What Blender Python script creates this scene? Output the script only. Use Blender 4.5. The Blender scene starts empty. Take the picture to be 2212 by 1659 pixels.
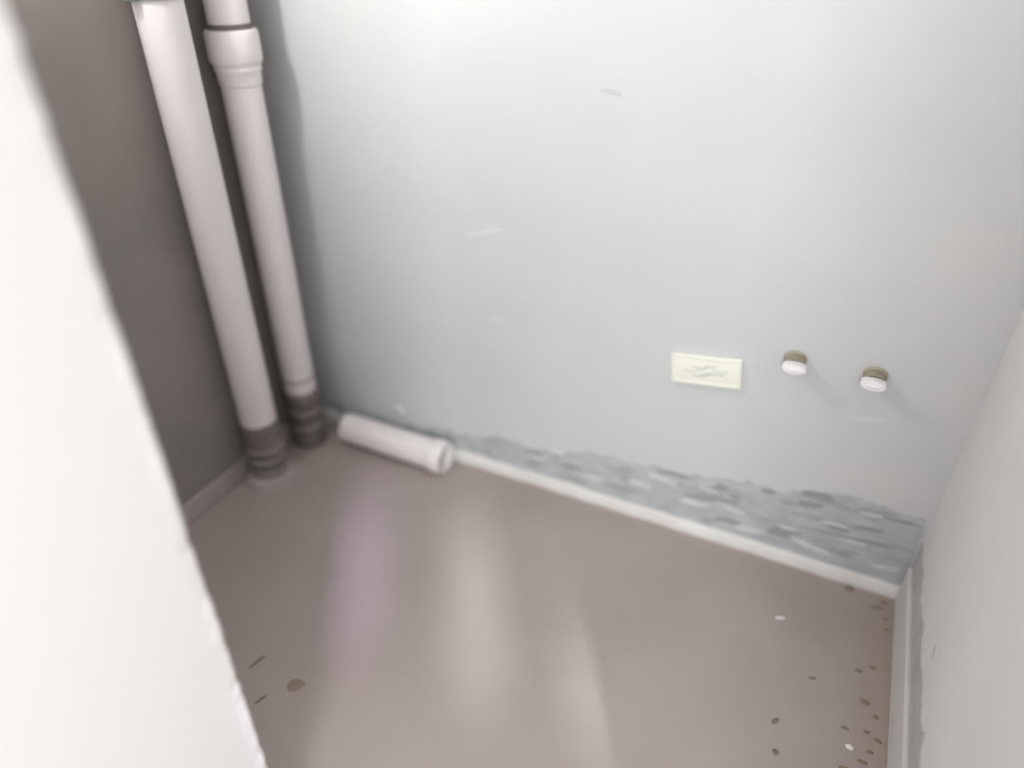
import bpy, bmesh, math, random
from mathutils import Vector, Matrix, noise

# ------------------------------------------------------------------ camera, world, light, exposure
SC = bpy.context.scene
COL = SC.collection
CAM = Vector((1.340, -1.3748, 1.2865))
PITCH, YAW, ROLL = 0.5741, -0.4556, -0.0033
cy, sy, cp, sp = math.cos(YAW), math.sin(YAW), math.cos(PITCH), math.sin(PITCH)
fwd = Vector((sy * cp, cy * cp, -sp))
rgt = Vector((cy, -sy, 0.0))
upv = rgt.cross(fwd)
cr, sr = math.cos(ROLL), math.sin(ROLL)
r2 = rgt * cr + upv * sr
u2 = upv * cr - rgt * sr
cam_d = bpy.data.cameras.new('camera')
cam_d.sensor_width = 36.0
cam_d.lens = 1545.03 / 2212 * 36.0
cam_d.clip_start = 0.01
cam_d.dof.use_dof = True
cam_d.dof.focus_distance = 1.27
cam_d.dof.aperture_fstop = 0.68
cam = bpy.data.objects.new('camera', cam_d)
COL.objects.link(cam)
cam.matrix_world = Matrix(((r2.x, u2.x, -fwd.x, CAM.x), (r2.y, u2.y, -fwd.y, CAM.y), (r2.z, u2.z, -fwd.z, CAM.z), (0, 0, 0, 1)))
SC.camera = cam

world = bpy.data.worlds.new('hall_daylight')
SC.world = world
world.use_nodes = True
wb = world.node_tree.nodes['Background']
wb.inputs[0].default_value = (0.985, 0.985, 1.0, 1)
wb.inputs[1].default_value = 0.88

def area(name, loc, target, sx, sy_, power, color):
    d = bpy.data.lights.new(name, 'AREA')
    d.shape = 'RECTANGLE'; d.size = sx; d.size_y = sy_; d.energy = power; d.color = color
    o = bpy.data.objects.new(name, d); COL.objects.link(o)
    o.location = loc
    o.rotation_euler = (Vector(target) - Vector(loc)).to_track_quat('-Z', 'Y').to_euler()
    return o
area('hall_window_light', (1.80, -3.50, 1.70), (0.86, -0.3, 0.8), 0.8, 1.2, 45, (0.95, 0.985, 1.0))
sun_d = bpy.data.lights.new('stripe_sun', 'SUN')  # sun added to throw the floor stripes through the slotted screen
sun_d.energy = 3.3; sun_d.angle = math.radians(2.0); sun_d.color = (0.93, 0.97, 1.0)
sun = bpy.data.objects.new('stripe_sun', sun_d); COL.objects.link(sun)
SUN = Vector((-0.60, 1.0, -0.55))
sun.rotation_euler = SUN.to_track_quat('-Z', 'Y').to_euler()

SC.view_settings.view_transform = 'Standard'
SC.view_settings.look = 'None'
SC.view_settings.gamma = 1.0
SC.view_settings.use_curve_mapping = False
SC.view_settings.exposure = 0.44

# ------------------------------------------------------------------ materials
def srgb(r, g, b):
    f = lambda c: (c / 255) / 12.92 if c / 255 <= 0.04045 else ((c / 255 + 0.055) / 1.055) ** 2.4
    return (f(r), f(g), f(b), 1)

def mat(name, col, rough=0.6, col2=None, scale=6.0, detail=4, bump=0.0, bscale=60, spec=0.5, metal=0.0, coat=0.0, stretch=None, rough2=None):
    m = bpy.data.materials.new(name); m.use_nodes = True
    nt = m.node_tree; N = nt.nodes; L = nt.links
    p = N['Principled BSDF']
    p.inputs['Base Color'].default_value = col
    p.inputs['Roughness'].default_value = rough
    p.inputs['Specular IOR Level'].default_value = spec
    p.inputs['Metallic'].default_value = metal
    p.inputs['Coat Weight'].default_value = coat
    p.inputs['Coat Roughness'].default_value = 0.15
    tc = N.new('ShaderNodeTexCoord'); mp = N.new('ShaderNodeMapping')
    L.new(tc.outputs['Object'], mp.inputs[0])
    if stretch: mp.inputs['Scale'].default_value = stretch
    if col2:
        n = N.new('ShaderNodeTexNoise'); n.inputs['Scale'].default_value = scale; n.inputs['Detail'].default_value = detail
        L.new(mp.outputs[0], n.inputs['Vector'])
        r = N.new('ShaderNodeValToRGB')
        r.color_ramp.elements[0].position = 0.32; r.color_ramp.elements[1].position = 0.68
        r.color_ramp.elements[0].color = col; r.color_ramp.elements[1].color = col2
        L.new(n.outputs[0], r.inputs[0]); L.new(r.outputs[0], p.inputs['Base Color'])
        if rough2 is not None:
            mr = N.new('ShaderNodeMapRange'); mr.inputs[1].default_value = .3; mr.inputs[2].default_value = .7
            mr.inputs[3].default_value = rough; mr.inputs[4].default_value = rough2
            L.new(n.outputs[0], mr.inputs[0]); L.new(mr.outputs[0], p.inputs['Roughness'])
    if bump:
        n2 = N.new('ShaderNodeTexNoise'); n2.inputs['Scale'].default_value = bscale; n2.inputs['Detail'].default_value = 5
        L.new(mp.outputs[0], n2.inputs['Vector'])
        b = N.new('ShaderNodeBump'); b.inputs['Strength'].default_value = bump; b.inputs['Distance'].default_value = 0.004
        L.new(n2.outputs[0], b.inputs['Height']); L.new(b.outputs[0], p.inputs['Normal'])
    return m

M = {}
M['wall'] = mat('painted_plaster', srgb(205, 208, 210), 0.5, srgb(213, 214, 214), 2.2, 3, 0.12, 14, 0.4)
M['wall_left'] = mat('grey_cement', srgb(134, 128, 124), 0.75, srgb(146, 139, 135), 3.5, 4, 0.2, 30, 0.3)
M['mark_dark'] = mat('trowel_dark', srgb(194, 198, 201), 0.6, srgb(199, 203, 205), 9, 3)
M['mark_light'] = mat('trowel_light', srgb(218, 219, 221), 0.5, srgb(214, 215, 217), 9, 3)
M['wall_right'] = mat('painted_plaster_side', srgb(222, 219, 216), 0.6, srgb(231, 228, 225), 3.0, 3, 0.12, 18, 0.4)
M['jamb'] = mat('white_plaster', srgb(253, 251, 250), 0.7, srgb(254, 252, 251), 3.0, 3, 0.1, 25, 0.2)
M['ceiling'] = mat('ceiling_white', srgb(232, 230, 227), 0.8, srgb(236, 234, 231), 3, 2, 0.05, 30)
M['bead'] = mat('white_joint_strip', srgb(232, 230, 226), 0.5, srgb(222, 219, 215), 12, 4, 0.3, 70)
M['bare'] = mat('bare_plaster', srgb(174, 180, 181), 0.8, srgb(198, 202, 205), 16, 5, 0.5, 60, stretch=(1, 1, 2.2))
M['scrape_soft'] = mat('soft_scrape', srgb(164, 169, 170), 0.85, srgb(176, 180, 181), 22, 4, 0.4, 70)
M['scrape'] = mat('dark_scrape', srgb(148, 155, 153), 0.85, srgb(164, 170, 168), 22, 4, 0.4, 70)
M['fleck'] = mat('light_fleck', srgb(226, 226, 228), 0.7, srgb(214, 214, 216), 22, 4, 0.3, 70)
M['skirt_left'] = mat('grey_skirting', srgb(184, 175, 173), 0.5, srgb(160, 152, 149), 9, 4, 0.2, 40)
M['skirt_right'] = mat('pale_skirting', srgb(205, 201, 200), 0.55, srgb(214, 211, 209), 9, 4, 0.2, 40)
M['groove'] = mat('scuffed_band', srgb(176, 172, 172), 0.7, srgb(192, 188, 187), 14, 4, 0.3, 50)
M['pipe'] = mat('white_pvc', srgb(246, 241, 241), 0.3, srgb(242, 237, 237), 4, 2, 0.0, 10, 0.5)
M['pipe_seam'] = mat('pvc_seam', srgb(176, 168, 165), 0.5, srgb(168, 160, 157), 9, 2)
M['rubber'] = mat('grey_boot', srgb(104, 96, 92), 0.55, srgb(126, 118, 115), 14, 4, 0.4, 40)
M['rib'] = mat('grey_rib', srgb(128, 120, 117), 0.5, srgb(156, 148, 146), 30, 3, 0.2, 40)
M['mortar'] = mat('pale_mortar', srgb(176, 168, 166), 0.85, srgb(156, 148, 146), 18, 5, 0.6, 50)
M['bore'] = mat('pipe_bore', srgb(196, 188, 185), 0.5, srgb(186, 178, 175), 8, 2)
M['clamp'] = mat('clamp_steel', srgb(150, 156, 150), 0.35, srgb(136, 141, 135), 20, 3, 0.1, 50, metal=0.6)
M['plate'] = mat('cream_plate', srgb(247, 247, 236), 0.45, srgb(242, 243, 232), 14, 3, 0.1, 50)
M['ink'] = mat('faint_ink', srgb(212, 214, 206), 0.6, srgb(206, 208, 200), 30, 2)
M['brass'] = mat('dull_brass', srgb(176, 168, 150), 0.45, srgb(162, 154, 136), 30, 3, 0.1, 60, metal=0.35)
M['cap'] = mat('white_cap', srgb(250, 248, 250), 0.3, srgb(246, 244, 246), 10, 2, 0.0, 10, 0.5)
M['brown'] = mat('brown_dirt', srgb(132, 119, 103), 0.9, srgb(146, 132, 115), 40, 4, 0.4, 80)
M['grey_dirt'] = mat('grey_dirt', srgb(122, 110, 103), 0.9, srgb(134, 122, 115), 40, 4, 0.4, 80)
M['white_chip'] = mat('white_chip', srgb(246, 243, 241), 0.6, srgb(238, 235, 232), 40, 3, 0.2, 80)

def floor_material():
    m = bpy.data.materials.new('taupe_floor'); m.use_nodes = True
    nt = m.node_tree; N = nt.nodes; L = nt.links; p = N['Principled BSDF']
    tc = N.new('ShaderNodeTexCoord')
    n = N.new('ShaderNodeTexNoise'); n.inputs['Scale'].default_value = 3.2; n.inputs['Detail'].default_value = 5
    L.new(tc.outputs['Object'], n.inputs['Vector'])
    r = N.new('ShaderNodeValToRGB')
    r.color_ramp.elements[0].position = .3; r.color_ramp.elements[1].position = .7
    r.color_ramp.elements[0].color = srgb(165, 154, 149); r.color_ramp.elements[1].color = srgb(175, 164, 159)
    L.new(n.outputs[0], r.inputs[0])
    cur = r.outputs[0]
    sep = N.new('ShaderNodeSeparateXYZ'); L.new(tc.outputs['Object'], sep.inputs[0])
    # brown dirt tracked along the foot of the side wall, with a ragged outline
    n2 = N.new('ShaderNodeTexNoise'); n2.inputs['Scale'].default_value = 26; n2.inputs['Detail'].default_value = 4
    L.new(tc.outputs['Object'], n2.inputs['Vector'])
    a = N.new('ShaderNodeMath'); a.operation = 'MULTIPLY_ADD'; a.inputs[1].default_value = 0.13; L.new(n2.outputs[0], a.inputs[0]); L.new(sep.outputs[0], a.inputs[2])
    mr = N.new('ShaderNodeMapRange'); mr.inputs[1].default_value = 1.60; mr.inputs[2].default_value = 1.72; mr.inputs[3].default_value = 0; mr.inputs[4].default_value = .75
    L.new(a.outputs[0], mr.inputs[0])
    mx = N.new('ShaderNodeMix'); mx.data_type = 'RGBA'
    L.new(mr.outputs[0], mx.inputs[0]); L.new(cur, mx.inputs[6]); mx.inputs[7].default_value = srgb(158, 143, 128)
    cur = mx.outputs[2]
    L.new(cur, p.inputs['Base Color'])
    p.inputs['Roughness'].default_value = 0.33
    p.inputs['Specular IOR Level'].default_value = 0.6
    n3 = N.new('ShaderNodeTexNoise'); n3.inputs['Scale'].default_value = 45; n3.inputs['Detail'].default_value = 4
    L.new(tc.outputs['Object'], n3.inputs['Vector'])
    b = N.new('ShaderNodeBump'); b.inputs['Strength'].default_value = .08; b.inputs['Distance'].default_value = .002
    L.new(n3.outputs[0], b.inputs['Height']); L.new(b.outputs[0], p.inputs['Normal'])
    return m
M['floor'] = floor_material()

def slot_filter_mat(name, c):
    m = bpy.data.materials.new(name); m.use_nodes = True; nt = m.node_tree
    for n in list(nt.nodes): nt.nodes.remove(n)
    o = nt.nodes.new('ShaderNodeOutputMaterial'); t = nt.nodes.new('ShaderNodeBsdfTransparent'); t.inputs[0].default_value = c
    nt.links.new(t.outputs[0], o.inputs[0]); return m
M['pane_clear'] = slot_filter_mat('clear_slot_filter', (.95, .95, .97, 1)); M['pane_lavender'] = slot_filter_mat('lavender_slot_filter', (.84, .76, 1.0, 1))  # filters for the added slots, tinting the light stripes on the floor
M['bulb'] = bpy.data.materials.new('lit_bulb'); M['bulb'].use_nodes = True
_p = M['bulb'].node_tree.nodes['Principled BSDF']; _p.inputs['Emission Color'].default_value = (1, .985, .965, 1); _p.inputs['Emission Strength'].default_value = 228.0

# ------------------------------------------------------------------ helpers
def obj(name, bm, m, parent=None, smooth=False):
    me = bpy.data.meshes.new(name)
    bmesh.ops.recalc_face_normals(bm, faces=bm.faces)
    bm.to_mesh(me); bm.free()
    if smooth:
        for f in me.polygons: f.use_smooth = True
        try: me.set_sharp_from_angle(angle=math.radians(38))
        except Exception: pass
    me.materials.append(m)
    o = bpy.data.objects.new(name, me); COL.objects.link(o)
    if parent: o.parent = parent
    return o

def tag(o, label, cat=None, group=None, kind=None):
    o['label'] = label
    if cat: o['category'] = cat
    if group: o['group'] = group
    if kind: o['kind'] = kind
    return o

def empty(name, loc):
    o = bpy.data.objects.new(name, None); COL.objects.link(o); o.location = loc; return o

def box(bm, x0, x1, y0, y1, z0, z1, bevel=0.0):
    r = bmesh.ops.create_cube(bm, size=1)
    vs = r['verts']
    for v in vs:
        v.co = Vector(((x0 + x1) / 2 + v.co.x * (x1 - x0), (y0 + y1) / 2 + v.co.y * (y1 - y0), (z0 + z1) / 2 + v.co.z * (z1 - z0)))
    if bevel:
        es = list({e for v in vs for e in v.link_edges})
        bmesh.ops.bevel(bm, geom=es, offset=bevel, segments=2, affect='EDGES', profile=0.5)
    return bm

def lathe(bm, prof, axis='Z', seg=48, loc=(0, 0, 0), closed=False):
    """prof: list of (radius, along). A ring of vertices for each, capped where the radius is 0."""
    rings = []
    for r, h in prof:
        if r < 1e-6:
            ps = [(0, 0, h)]
        else:
            ps = [(r * math.cos(2 * math.pi * k / seg), r * math.sin(2 * math.pi * k / seg), h) for k in range(seg)]
        vs = []
        for a, b, c in ps:
            q = (a, b, c) if axis == 'Z' else ((c, a, b) if axis == 'X' else (b, c, a))
            vs.append(bm.verts.new(Vector(q) + Vector(loc)))
        rings.append(vs)
    pairs = list(zip(rings, rings[1:])) + ([(rings[-1], rings[0])] if closed else [])
    for A, B in pairs:
        for k in range(seg):
            k2 = (k + 1) % seg
            if len(A) == 1 and len(B) == 1: continue
            if len(A) == 1: bm.faces.new((A[0], B[k], B[k2]))
            elif len(B) == 1: bm.faces.new((A[k], A[k2], B[0]))
            else: bm.faces.new((A[k], A[k2], B[k2], B[k]))
    return bm

def blob(seed, pts):
    """Irregular convex chip: hull of jittered points (real thickness)."""
    bm = bmesh.new()
    for q in pts: bm.verts.new(q)
    bmesh.ops.convex_hull(bm, input=bm.verts)
    for v in [v for v in bm.verts if not v.link_faces]: bm.verts.remove(v)
    return bm

def chip_mesh(rng, lx, ly, h, n=9):
    pts = []
    for k in range(n):
        a = 2 * math.pi * k / n
        r = rng.uniform(.75, 1.1)
        pts.append((lx / 2 * r * math.cos(a), ly / 2 * r * math.sin(a), 0))
        r *= rng.uniform(.6, .9)
        pts.append((lx / 2 * r * math.cos(a + .2), ly / 2 * r * math.sin(a + .2), h * rng.uniform(.6, 1)))
    return blob(0, pts)

def flat_flake(rng, lx, lz, t, n=11):
    """Ragged thin flake standing on the back wall (y = 0), facing -y."""
    bm = bmesh.new()
    ring = []
    for k in range(n):
        a = 2 * math.pi * k / n; r = rng.uniform(.65, 1.1)
        ring.append((lx / 2 * r * math.cos(a), lz / 2 * r * math.sin(a)))
    f = [bm.verts.new((x, -t, z)) for x, z in ring]
    b = [bm.verts.new((x * 1.06, 0.001, z * 1.06)) for x, z in ring]
    bm.faces.new(f)
    for k in range(n): bm.faces.new((f[k], b[k], b[(k + 1) % n], f[(k + 1) % n]))
    return bm

def ragged_strip(rng, xs, z0f, z1f, t, sub=6):
    """Strip on the back wall between z0f(x) and a torn top edge z1f(x), t proud of it."""
    bm = bmesh.new(); cols = []
    for x in xs:
        z0, z1 = z0f(x), z1f(x)
        c = []
        for k in range(sub + 1):
            s = k / sub
            y = -t * (1 if k < sub else .25) - .0012 * noise.noise(Vector((x * 30, s * 6, 3.1)))
            c.append(bm.verts.new((x, y, z0 + (z1 - z0) * s)))
        cols.append(c)
    for A, B in zip(cols, cols[1:]):
        for k in range(sub): bm.faces.new((A[k], B[k], B[k + 1], A[k + 1]))
    # back and rims for thickness
    bot = [bm.verts.new((c[0].co.x, 0.001, c[0].co.z)) for c in cols]
    top = [bm.verts.new((c[-1].co.x, 0.001, c[-1].co.z)) for c in cols]
    for i in range(len(cols) - 1):
        bm.faces.new((bot[i], bot[i + 1], cols[i + 1][0], cols[i][0]))
        bm.faces.new((cols[i][-1], cols[i + 1][-1], top[i + 1], top[i]))
        bm.faces.new((bot[i], top[i], top[i + 1], bot[i + 1]))
    return bm

# ------------------------------------------------------------------ room shell
W = 1.646
H = 2.5
YF0, YF1 = -0.993, -1.27      # room side and hall side of the front wall
XJ = 0.731                    # jamb of the doorway
XR = 1.56                     # other jamb

bm = bmesh.new(); box(bm, -0.12, 4.0, -4.6, 0.12, -0.1, 0.0)
tag(obj('floor', bm, M['floor']), 'glossy taupe floor with brown dirt along the side wall', 'floor', kind='structure')
bm = bmesh.new(); box(bm, -0.12, W + 0.12, 0.0, 0.12, 0, H)
wall_back = tag(obj('wall_back', bm, M['wall']), 'light grey painted wall behind the pipes, bare and torn along its foot', 'wall', kind='structure')
bm = bmesh.new(); box(bm, -0.12, 0.0, YF1, 0.0, 0, H)
wall_left = tag(obj('wall_left', bm, M['wall_left']), 'dark grey cement wall beside the two white pipes', 'wall', kind='structure')
bm = bmesh.new(); box(bm, W, W + 0.12, -1.16, 0.0, 0, H)
wall_right = tag(obj('wall_right', bm, M['wall_right']), 'pale grey side wall rising from the dirty floor edge', 'wall', kind='structure')
bm = bmesh.new(); box(bm, -0.12, W + 0.12, YF1, 0.12, H, H + 0.1)
tag(obj('ceiling', bm, M['ceiling']), 'plain white ceiling above the small room', 'ceiling', kind='structure')

# front wall: the plastered wall end close to the viewer, its corner uneven
bm = bmesh.new()
rng = random.Random(5)
NZ = 260
rows = []
for k in range(NZ + 1):
    z = H * k / NZ
    j = .0014 * noise.noise(Vector((z * 14, 2.2, 0))) + .0022 * noise.noise(Vector((z * 55, 7.7, 0)))
    if 0.66 < z < 0.675 or 0.40 < z < 0.41: j -= .003
    rows.append([bm.verts.new(p) for p in ((-0.12, YF1, z), (XJ - .012, YF1, z), (XJ, YF1 + .012, z), (XJ, YF0 - .02, z), (XJ + j, YF0 - .006, z), (XJ - .004 + j, YF0 + j * .4, z), (XJ - .02, YF0, z), (-0.12, YF0, z))])
for A, B in zip(rows, rows[1:]):
    for k in range(8):
        k2 = (k + 1) % 8
        bm.faces.new((A[k], A[k2], B[k2], B[k]))
bm.faces.new(rows[0]); bm.faces.new(rows[-1])
box(bm, XJ - 0.02, XR, YF1, YF0, 2.05, H)
box(bm, XR, XR + 0.6, YF1, -1.16, 0, H)
tag(obj('wall_front', bm, M['jamb']), 'brightly lit white plastered wall end filling the side of the view', 'wall', kind='structure')

# unseen screen behind the viewer, added with three slots to shape floor light stripes
YH = -3.62
def at_screen(x, y): return x - SUN.x * (y - YH), -SUN.z * (y - YH)      # where the ray that lands on floor point (x, y) crosses the slotted screen
STRIPE_SLOTS = []
for (xc, wd, ya, yb, m) in ((.585, .105, -.64, -.22, 'lavender'), (.892, .125, -.64, -.16, 'clear'), (1.155, .110, -.66, -.36, 'clear')):
    hx, za = at_screen(xc, -.6); _, zb = at_screen(xc, yb); _, za = at_screen(xc, ya)
    STRIPE_SLOTS.append((hx - wd / 2, hx + wd / 2, za, zb, m))
bm = bmesh.new()
XA, XB, ZT = 1.2, 3.9, 3.4
zs0 = min(p[2] for p in STRIPE_SLOTS); zs1 = max(p[3] for p in STRIPE_SLOTS)
box(bm, XA, XB, YH - .03, YH, 0, zs0); box(bm, XA, XB, YH - .03, YH, zs1, ZT)
xe = [XA] + [v for p in STRIPE_SLOTS for v in p[:2]] + [XB]
for i in range(0, len(xe), 2): box(bm, xe[i], xe[i + 1], YH - .03, YH, zs0, zs1)
for p in STRIPE_SLOTS:
    if p[2] > zs0 + 1e-4: box(bm, p[0], p[1], YH - .03, YH, zs0, p[2])
    if p[3] < zs1 - 1e-4: box(bm, p[0], p[1], YH - .03, YH, p[3], zs1)
stripe_screen = tag(obj('stripe_screen', bm, M['ceiling']), 'added white screen with three narrow slots behind the viewer, shaping the floor light stripes', 'wall', kind='structure')
for p in STRIPE_SLOTS:
    bm = bmesh.new(); box(bm, p[0], p[1], YH - .018, YH - .012, p[2], p[3]); obj('pane', bm, M['pane_' + p[4]], stripe_screen)  # unseen panes added in the slots to colour the stripes

# bulb on a bracket, added out of view to brighten wall top and pipes
LX, LY, LZ = .13, -.70, 1.66
t = empty('added_wall_lamp', (0, LY, LZ - .11)); tag(t, 'unseen bare bulb on a bracket, added to brighten the wall top and pipes', 'lamp')
bm = bmesh.new(); lathe(bm, [(0, .0005), (.038, .0005), (.038, .010), (.030, .016), (0, .016)], axis='X', seg=28); obj('back_plate', bm, M['cap'], t, True)
bm = bmesh.new(); lathe(bm, [(.007, .012), (.007, LX + .004), (0, LX + .006)], axis='X', seg=16); obj('arm', bm, M['cap'], t, True)
bm = bmesh.new(); lathe(bm, [(0, .004), (.030, .006), (.044, .012), (.045, .015), (.030, .012), (0, .010)], seg=32, loc=(LX, 0, 0)); obj('floor_shade_dish', bm, M['cap'], t, True)  # dish added under the bulb to keep its light off the near floor
bm = bmesh.new(); lathe(bm, [(.019, .008), (.019, .045), (.016, .050), (0, .050)], seg=24, loc=(LX, 0, 0)); obj('bulb_holder', bm, M['cap'], t, True)
bm = bmesh.new(); lathe(bm, [(.014, .048), (.018, .062), (.032, .095), (.034, .115), (.026, .140), (.012, .152), (0, .154)], seg=28, loc=(LX, 0, 0)); obj('bulb', bm, M['bulb'], t, True)

# ------------------------------------------------------------------ skirtings and wall foot
bm = bmesh.new()
n = 70
xs = [0.0 + (W - 0.0) * k / n for k in range(n + 1)]
ring = []
for x in xs:
    j = .0025 * noise.noise(Vector((x * 22, 1.3, 0)))
    ring.append([bm.verts.new(p) for p in ((x, 0.001, 0), (x, -.016 + j, 0), (x, -.014 + j, .020 + j), (x, -.006, .030 + j * 1.5), (x, 0.001, .031 + j))])
for A, B in zip(ring, ring[1:]):
    for k in range(5):
        bm.faces.new((A[k], A[(k + 1) % 5], B[(k + 1) % 5], B[k]))
bm.faces.new(ring[0]); bm.faces.new(ring[-1])
tag(obj('baseboard_back', bm, M['bead'], smooth=True), 'thin white strip sealing the back wall to the floor', 'skirting', kind='structure')
bm = bmesh.new(); box(bm, 0, .014, YF0, -.016, 0, .058, .004)
tag(obj('baseboard_left', bm, M['skirt_left']), 'low grey skirting along the dark wall beside the pipes', 'skirting', kind='structure')
bm = bmesh.new(); box(bm, W - .012, W, YF0, -.016, 0, .105, .004)
tag(obj('baseboard_right', bm, M['skirt_right']), 'pale scuffed skirting at the foot of the side wall', 'skirting', kind='structure')

rng = random.Random(11)
def top_edge(x):
    base = .07 + (.235 - .07) * max(0, min(1, (x - .40) / 1.1))
    return base + .022 * noise.noise(Vector((x * 9, 4.4, 0))) + .012 * noise.noise(Vector((x * 31, 8.8, 0))) + .007 * noise.noise(Vector((x * 90, 1.8, 0)))
obj('bare_plaster', ragged_strip(rng, [.02 + (W - .03) * k / 240 for k in range(241)], lambda x: .024, top_edge, .0022), M['bare'], wall_back)

# faint trowel marks on the painted wall
for x, z, lx, lz, rot, m in ((.877, 1.014, .05, .012, .15, 'mark_dark'), (.622, .471, .05, .010, -.35, 'mark_light'), (.60, .69, .10, .016, -.35, 'mark_light'), (.72, .115, .05, .012, -.2, 'mark_light'), (1.47, .435, .09, .012, -.2, 'mark_light')):
    o = obj('trowel_mark', flat_flake(rng, lx, lz, .0008, 15), M[m], wall_back); o.location = (x, 0, z); o.rotation_euler = (0, rot, 0)

# darker scrapes and lighter flecks within the bare band
band = random.Random(77)
for k in range(46):
    x = .50 + 1.10 * band.random() ** .62
    lo, hi = .045, top_edge(x) - .006
    z = lo + (hi - lo) * band.random() ** .8
    lx = band.uniform(.03, .11) * (1 if x > .9 else .6); lz = band.uniform(.006, .017)
    o = obj('plaster_scrape', flat_flake(rng, lx, lz, .0032 + .0001 * k / 10, 13), M['scrape'] if k % 3 else M['scrape_soft'], wall_back)
    o.location = (x, 0, z); o.rotation_euler = (0, band.uniform(-.16, .06), 0)
flecks = [(.74, .085, .05, .012), (.80, .12, .04, .01), (.90, .075, .06, .016), (1.02, .10, .07, .016), (1.08, .135, .08, .014), (1.16, .09, .08, .018), (1.19, .145, .05, .01),
          (1.26, .105, .06, .012), (1.30, .06, .08, .018), (1.38, .10, .05, .012), (1.44, .065, .10, .018), (1.47, .15, .06, .012), (1.535, .205, .05, .009), (1.52, .115, .06, .014), (1.60, .07, .06, .012), (.30, .105, .03, .02)]
for x, z, lx, lz in flecks:
    o = obj('paint_fleck', flat_flake(rng, lx, lz * .8, .0046, 13), M['fleck'], wall_back)
    o.location = (x, 0, z); o.rotation_euler = (0, rng.uniform(-.15, .15), 0)

# scuffed band above the side wall's skirting
def side_flake(y, z, ly, lz, m, name, t=.003):
    o = obj(name, flat_flake(rng, ly, lz, t), m, wall_right)
    o.location = (W, y, z); o.rotation_euler = (0, 0, -math.pi / 2)
bm = bmesh.new(); cols = []
for k in range(121):
    y = -.002 - .95 * k / 120
    z1 = .168 + .016 * noise.noise(Vector((y * 14, 3, 0))) + .008 * noise.noise(Vector((y * 50, 5, 0)))
    cols.append([bm.verts.new(p) for p in ((W + .001, y, .10), (W - .0025, y, .10), (W - .0025, y, z1), (W + .001, y, z1 + .002))])
for A, B in zip(cols, cols[1:]):
    for k in range(4): bm.faces.new((A[k], A[(k + 1) % 4], B[(k + 1) % 4], B[k]))
bm.faces.new(cols[0]); bm.faces.new(cols[-1])
obj('scuffed_band', bm, M['groove'], wall_right)
for y, z, ly, lz, k in ((-.36, .235, .03, .025, 1), (-.40, .13, .035, .05, 0), (-.44, .15, .03, .06, 1), (-.49, .16, .04, .05, 0), (-.30, .14, .05, .03, 1), (-.22, .13, .04, .05, 0), (-.13, .14, .05, .05, 0)):
    side_flake(y, z, ly, lz, M['skirt_right'] if k else M['groove'], 'wall_scuff', .0012 if k else .0032)

# ------------------------------------------------------------------ the two vertical waste pipes
def pipe_prof(r, z0, z1):
    return [(r - .004, z0 + .002), (r - .001, z0), (r, z0 + .002), (r, z1)]
def wall_clamp(parent, x, y, z, r, m):
    bm = bmesh.new()
    lathe(bm, [(r + .0005, -.012), (r + .005, -.012), (r + .005, .012), (r + .0005, .012)], seg=40, loc=(x, y, z), closed=True)
    c = obj('clamp_ring', bm, m, parent, True)
    bm = bmesh.new(); box(bm, 0.0, x - r - .001, y - .008, y + .008, z - .008, z + .008, .002)
    obj('clamp_stem', bm, m, parent)
    for s in (-1, 1):
        bm = bmesh.new(); box(bm, x - .009, x + .009, y + s * (r + .003), y + s * (r + .02), z - .011, z + .011, .002)
        obj('clamp_lug', bm, m, parent)
    return c

PX, PYL, PYR = .062, -.290, -.122
# left pipe
t = empty('drain_pipe', (0, 0, 0))
tag(t, 'tall plain white drain pipe standing nearer the dark wall edge', 'pipe', 'white drain pipes in the corner')
bm = bmesh.new(); lathe(bm, pipe_prof(.0465, .180, 2.49), loc=(PX, PYL, 0)); obj('pipe_run', bm, M['pipe'], t, True)
bm = bmesh.new(); lathe(bm, [(.0490, .150), (.0505, .152), (.0505, .166), (.0485, .170), (.0485, .182), (.0468, .186)], loc=(PX, PYL, 0)); lathe(bm, [(.042, .006), (.0490, .006), (.0490, .150)], loc=(PX, PYL, 0)); o = obj('rubber_boot', bm, M['rubber'], t, True); o['label'] = 'dark grey sleeve at the foot'
for z in (.105, .070, .035):
    bm = bmesh.new(); lathe(bm, [(.0485, z - .007), (.0520, z - .004), (.0520, z + .004), (.0485, z + .007)], loc=(PX, PYL, 0)); obj('boot_rib', bm, M['rib'], o, True)
bm = bmesh.new(); lathe(bm, [(.046, .0), (.072, .0), (.066, .010), (.052, .020), (.046, .022)], seg=22, loc=(PX + .004, PYL - .002, 0))
for v in bm.verts:
    if v.co.z < .015:
        s = 1 + .18 * noise.noise(v.co * 40); v.co.x = PX + (v.co.x - PX) * s; v.co.y = PYL + (v.co.y - PYL) * s
        v.co.x = max(v.co.x, .0145)
obj('mortar_collar', bm, M['mortar'], t, True)
wall_clamp(t, PX, PYL, 1.178, .0465, M['clamp'])

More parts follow.
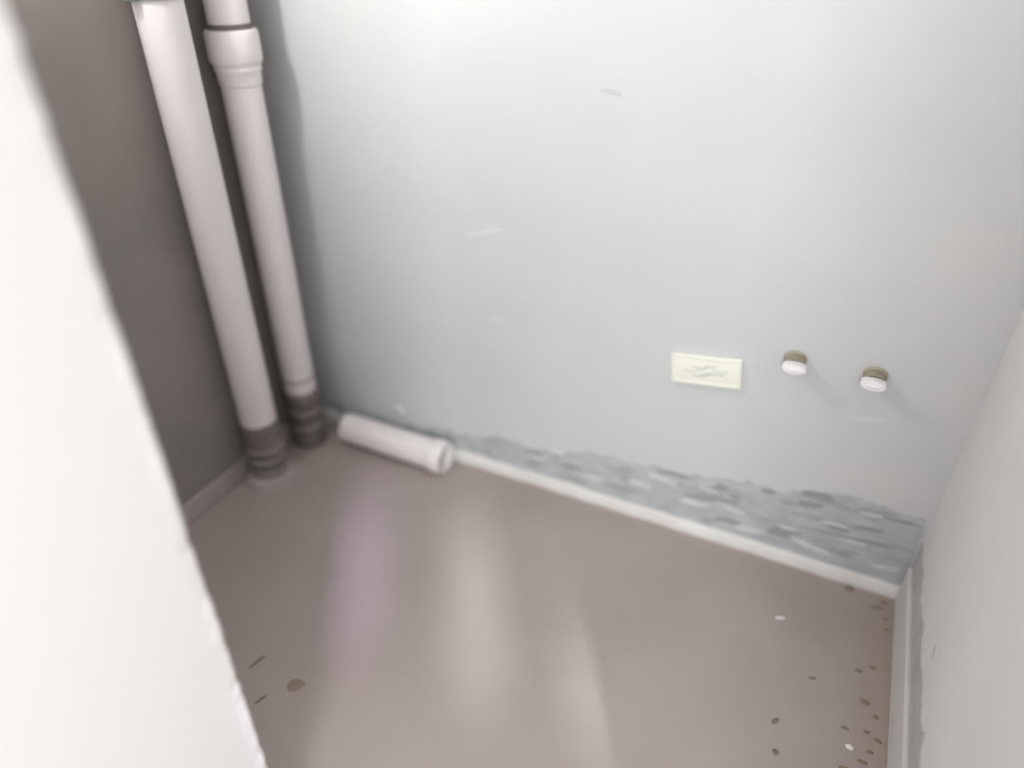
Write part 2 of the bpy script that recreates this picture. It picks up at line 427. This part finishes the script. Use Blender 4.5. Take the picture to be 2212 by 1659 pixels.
# right pipe, with a socket joint near the top and a seam near the foot
t = empty('drain_pipe', (0, 0, 0))
tag(t, 'white drain pipe in the corner with a thick socket joint near the top', 'pipe', 'white drain pipes in the corner')
bm = bmesh.new(); lathe(bm, pipe_prof(0.0435, .182, .985), loc=(PX, PYR, 0)); obj('pipe_run', bm, M['pipe'], t, True)
bm = bmesh.new(); lathe(bm, [(0.0435, .985), (0.0435, 2.49)], loc=(PX, PYR, 0)); obj('pipe_run', bm, M['pipe'], t, True)
bm = bmesh.new(); lathe(bm, [(0.0437, .985), (0.0465, .988), (0.0475, 1.012), (0.0510, 1.017), (0.0510, 1.022), (0.0490, 1.025), (0.0535, 1.031), (0.0565, 1.038), (0.0565, 1.086), (0.0550, 1.094), (0.0515, 1.097), (0.0437, 1.098)], loc=(PX, PYR, 0)); s = obj('socket', bm, M['pipe'], t, True)
bm = bmesh.new(); lathe(bm, [(0.0439, 1.097), (0.0480, 1.097), (0.0480, 1.108), (0.0439, 1.108)], loc=(PX, PYR, 0)); o = obj('socket_seal', bm, M['rubber'], s, True); o['label'] = 'dark rubber ring in the socket mouth'
bm = bmesh.new(); lathe(bm, [(0.0437, .222), (0.0453, .223), (0.0453, .229), (0.0437, .230)], loc=(PX, PYR, 0)); obj('seam_ring', bm, M['pipe_seam'], t, True)
bm = bmesh.new(); lathe(bm, [(0.0395, .004), (0.0460, .004), (0.0460, .150), (0.0490, .154), (0.0490, .178), (0.0460, .184), (0.0437, .186)], loc=(PX, PYR, 0)); o = obj('rubber_boot', bm, M['rubber'], t, True); o['label'] = 'dark grey sleeve at the foot'
for z in (.12, .07):
    bm = bmesh.new(); lathe(bm, [(0.0455, z - .007), (0.0487, z - .004), (0.0487, z + .004), (0.0455, z + .007)], loc=(PX, PYR, 0)); obj('boot_rib', bm, M['rib'], o, True)
bm = bmesh.new(); box(bm, 0.0, PX - .0445, PYR - .008, PYR + .008, .612, .628, .002); obj('clamp_stem', bm, M['clamp'], t)

# ------------------------------------------------------------------ pipe length lying on the floor along the back wall
t = empty('pipe_offcut', (.165, -.0695, 0))
tag(t, 'short white pipe length lying on the floor against the back wall', 'pipe')
R0 = .042
bm = bmesh.new(); lathe(bm, [(R0 - .004, .0), (R0, .0), (R0, .300)], axis='X', loc=(0, 0, .0465)); obj('pipe_run', bm, M['pipe'], t, True)
bm = bmesh.new(); lathe(bm, [(R0, .286), (.0455, .290), (.0460, .298), (.0460, .330), (.0452, .333), (.0415, .333), (.0405, .330), (.0405, .24), (0, .24)], axis='X', loc=(0, 0, .0465)); s = obj('socket', bm, M['pipe'], t, True)
bm = bmesh.new(); lathe(bm, [(.0456, .304), (.0478, .306), (.0478, .318), (.0456, .320)], axis='X', loc=(0, 0, .0478)); obj('socket_bead', bm, M['pipe'], s, True)

# small clip fixed on the wall just above the lying pipe
t = empty('pipe_clip', (.305, 0, .108))
tag(t, 'tiny pale clip on the back wall above the lying pipe', 'clip')
bm = bmesh.new(); box(bm, -.012, .012, -.006, -.0005, -.012, .012, .002); obj('clip_plate', bm, M['cap'], t)
bm = bmesh.new(); lathe(bm, [(.004, -.014), (.004, -.008), (.0025, -.006), (0, -.006)], axis='Y', seg=16); 
for v in bm.verts: v.co.y = v.co.y if v.co.y < -.007 else -.005
obj('clip_screw', bm, M['clamp'], t)

# ------------------------------------------------------------------ cream plate with faint marks
t = empty('cover_plate', (1.138, 0, .4665))
t.rotation_euler = (0, math.radians(-7.5), 0)
tag(t, 'cream rectangular plate with faint grey marks on the back wall', 'plate')
bm = bmesh.new(); box(bm, -.076, .076, -.009, -.0005, -.036, .036, .003); obj('plate_body', bm, M['plate'], t, True)
bm = bmesh.new()
for (x0, x1, y0, y1, z0, z1) in ((-.072, .072, -.0115, -.0085, .029, .0335), (-.072, .072, -.0115, -.0085, -.0335, -.029), (-.0735, -.069, -.0115, -.0085, -.0335, .0335), (.069, .0735, -.0115, -.0085, -.0335, .0335)):
    box(bm, x0, x1, y0, y1, z0, z1, .0008)
obj('plate_rim', bm, M['plate'], t)
def stroke(pts, w):
    bm = bmesh.new(); P = [Vector((x, -.0097, z)) for x, z in pts]; L_, R_ = [], []
    for i, p in enumerate(P):
        d = (P[min(i + 1, len(P) - 1)] - P[max(i - 1, 0)]).normalized(); nn = Vector((-d.z, 0, d.x)) * w / 2 * (1 - .75 * abs(2 * i / (len(P) - 1) - 1) ** 3)
        L_.append(bm.verts.new(p + nn)); R_.append(bm.verts.new(p - nn))
    for i in range(len(P) - 1): bm.faces.new((L_[i], R_[i], R_[i + 1], L_[i + 1]))
    r = bmesh.ops.extrude_face_region(bm, geom=list(bm.faces))
    for v in r['geom']:
        if isinstance(v, bmesh.types.BMVert): v.co.y += .0012
    return bm
def wave(x0, x1, z, amp, ph, slope=0): return [(x0 + (x1 - x0) * k / 18, z + amp * math.sin(k * .42 + ph) + slope * (k / 18 - .5)) for k in range(19)]
for a, w in ((wave(-.030, .008, .0075, .0022, .5, .002), .0040), (wave(-.004, .030, .0130, .0016, 2.0, .001), .0030), (wave(-.028, .044, -.0075, .0026, 3.4, .010), .0052), (wave(-.050, -.010, -.002, .0016, 1.0, .004), .0026), (wave(.012, .050, .003, .0018, .2, -.003), .0026)):
    o = obj('ink_mark', stroke(a, w), M['ink'], t)

# ------------------------------------------------------------------ capped water outlets
def outlet(x, z, tilt, label):
    t = empty('water_outlet', (x, 0, z))
    tag(t, label, 'pipe outlet', 'capped water outlets on the back wall')
    def flat(bm, k):
        for v in bm.verts: v.co.z *= k
        return bm
    bm = bmesh.new(); lathe(bm, [(.0175, -.001), (.0225, -.001), (.0225, -.004), (.0185, -.006)], axis='Y', seg=36); o = obj('wall_flange', flat(bm, .75), M['brass'], t, True)
    bm = bmesh.new(); lathe(bm, [(.0185, -.002), (.0185, -.034)], axis='Y', seg=36); obj('brass_neck', flat(bm, .72), M['brass'], t, True)
    bm = bmesh.new(); lathe(bm, [(.0180, -.030), (.0215, -.030), (.0228, -.0315), (.0228, -.0365), (.0212, -.038), (.0212, -.0395), (.0232, -.041), (.0232, -.048), (.0215, -.0505), (.012, -.0510), (0, -.0510)], axis='Y', seg=36)
    c = obj('cap', flat(bm, .46), M['cap'], t, True)
    bm = bmesh.new(); box(bm, -.0105, .0105, -.0535, -.0505, -.0025, .0025, .001); g = obj('cap_grip', bm, M['cap'], c)
    t.rotation_euler = (math.radians(tilt[0]), 0, math.radians(tilt[1]))
    return t
outlet(1.3085, .540, (0, 4), 'white capped water outlet nearer the cream plate on the back wall')
outlet(1.4575, .5415, (0, -2), 'white capped water outlet farther from the cream plate, towards the side wall')

# ------------------------------------------------------------------ crumbs and chips on the floor
rng = random.Random(23)
def crumb(name, x, y, lx, ly, h, rot, m, label, cat='debris', group=None):
    o = obj(name, chip_mesh(rng, lx, ly, h), m); o.location = (x, y, 0); o.rotation_euler = (0, 0, rot)
    return tag(o, label, cat, group)
crumb('plaster_chip', 1.408, -.184, .023, .007, .003, .35, M['white_chip'], 'thin white plaster sliver lying alone on the taupe floor')
crumb('plaster_chip', 1.571, -.431, .018, .012, .004, -.2, M['white_chip'], 'small white plaster chip on the floor near the side wall')
crumb('dirt_clod', 1.540, -.030, .024, .012, .007, .1, M['brown'], 'dark brown clod on the floor below the back wall near the corner')
crumb('dirt_streak', 1.492, -.309, .020, .006, .002, .3, M['grey_dirt'], 'thin dark streak of dirt out on the open taupe floor')
crumb('dirt_streak', 1.439, -.437, .020, .011, .002, .9, M['grey_dirt'], 'oval greyish smear of dirt on the open floor')
crumb('scrap', .454, -.771, .045, .008, .002, 1.35, M['grey_dirt'], 'long thin dark scrap on the shaded floor, farther from the viewer', 'debris')
crumb('scrap', .521, -.832, .034, .007, .002, 1.25, M['grey_dirt'], 'dark scrap on the shaded floor touching the white wall end', 'debris')
crumb('dirt_smear', .563, -.778, .040, .030, .0012, .6, mat('faint_brown', srgb(142, 126, 115), .6, srgb(150, 134, 124), 20, 3), 'faint round brown smear on the shaded floor', 'stain')
CRUMBS = ((1.615, -.040, .02, .007), (1.600, -.060, .03, .007), (1.618, -.085, .016, .006), (1.622, -.115, .012, .005), (1.60, -.23, .018, .007), (1.575, -.250, .018, .008), (1.590, -.320, .020, .014), (1.612, -.345, .012, .008),
                     (1.560, -.395, .016, .008), (1.598, -.385, .012, .006), (1.618, -.395, .016, .007), (1.605, -.425, .016, .007), (1.595, -.450, .022, .010), (1.626, -.455, .014, .008), (1.565, -.478, .02, .009))
ORD = 'first second third fourth fifth sixth seventh eighth ninth tenth eleventh twelfth thirteenth fourteenth fifteenth'.split()
for n_, (x, y, lx, ly) in enumerate(sorted(CRUMBS, key=lambda c: -c[1])):
    crumb('dirt_crumb', x, y, lx, ly, .003, rng.uniform(-.3, .3), M['brown'], ORD[n_] + ' brown dirt crumb from the back wall in the scatter along the side wall skirting', 'debris', 'dirt crumbs along the side wall')
crumb('dirt_crumb', 1.45, -.50, .014, .012, .003, .2, M['grey_dirt'], 'grey dirt crumb on the open floor nearer the viewer than the oval smear', 'debris', 'dirt crumbs along the side wall')
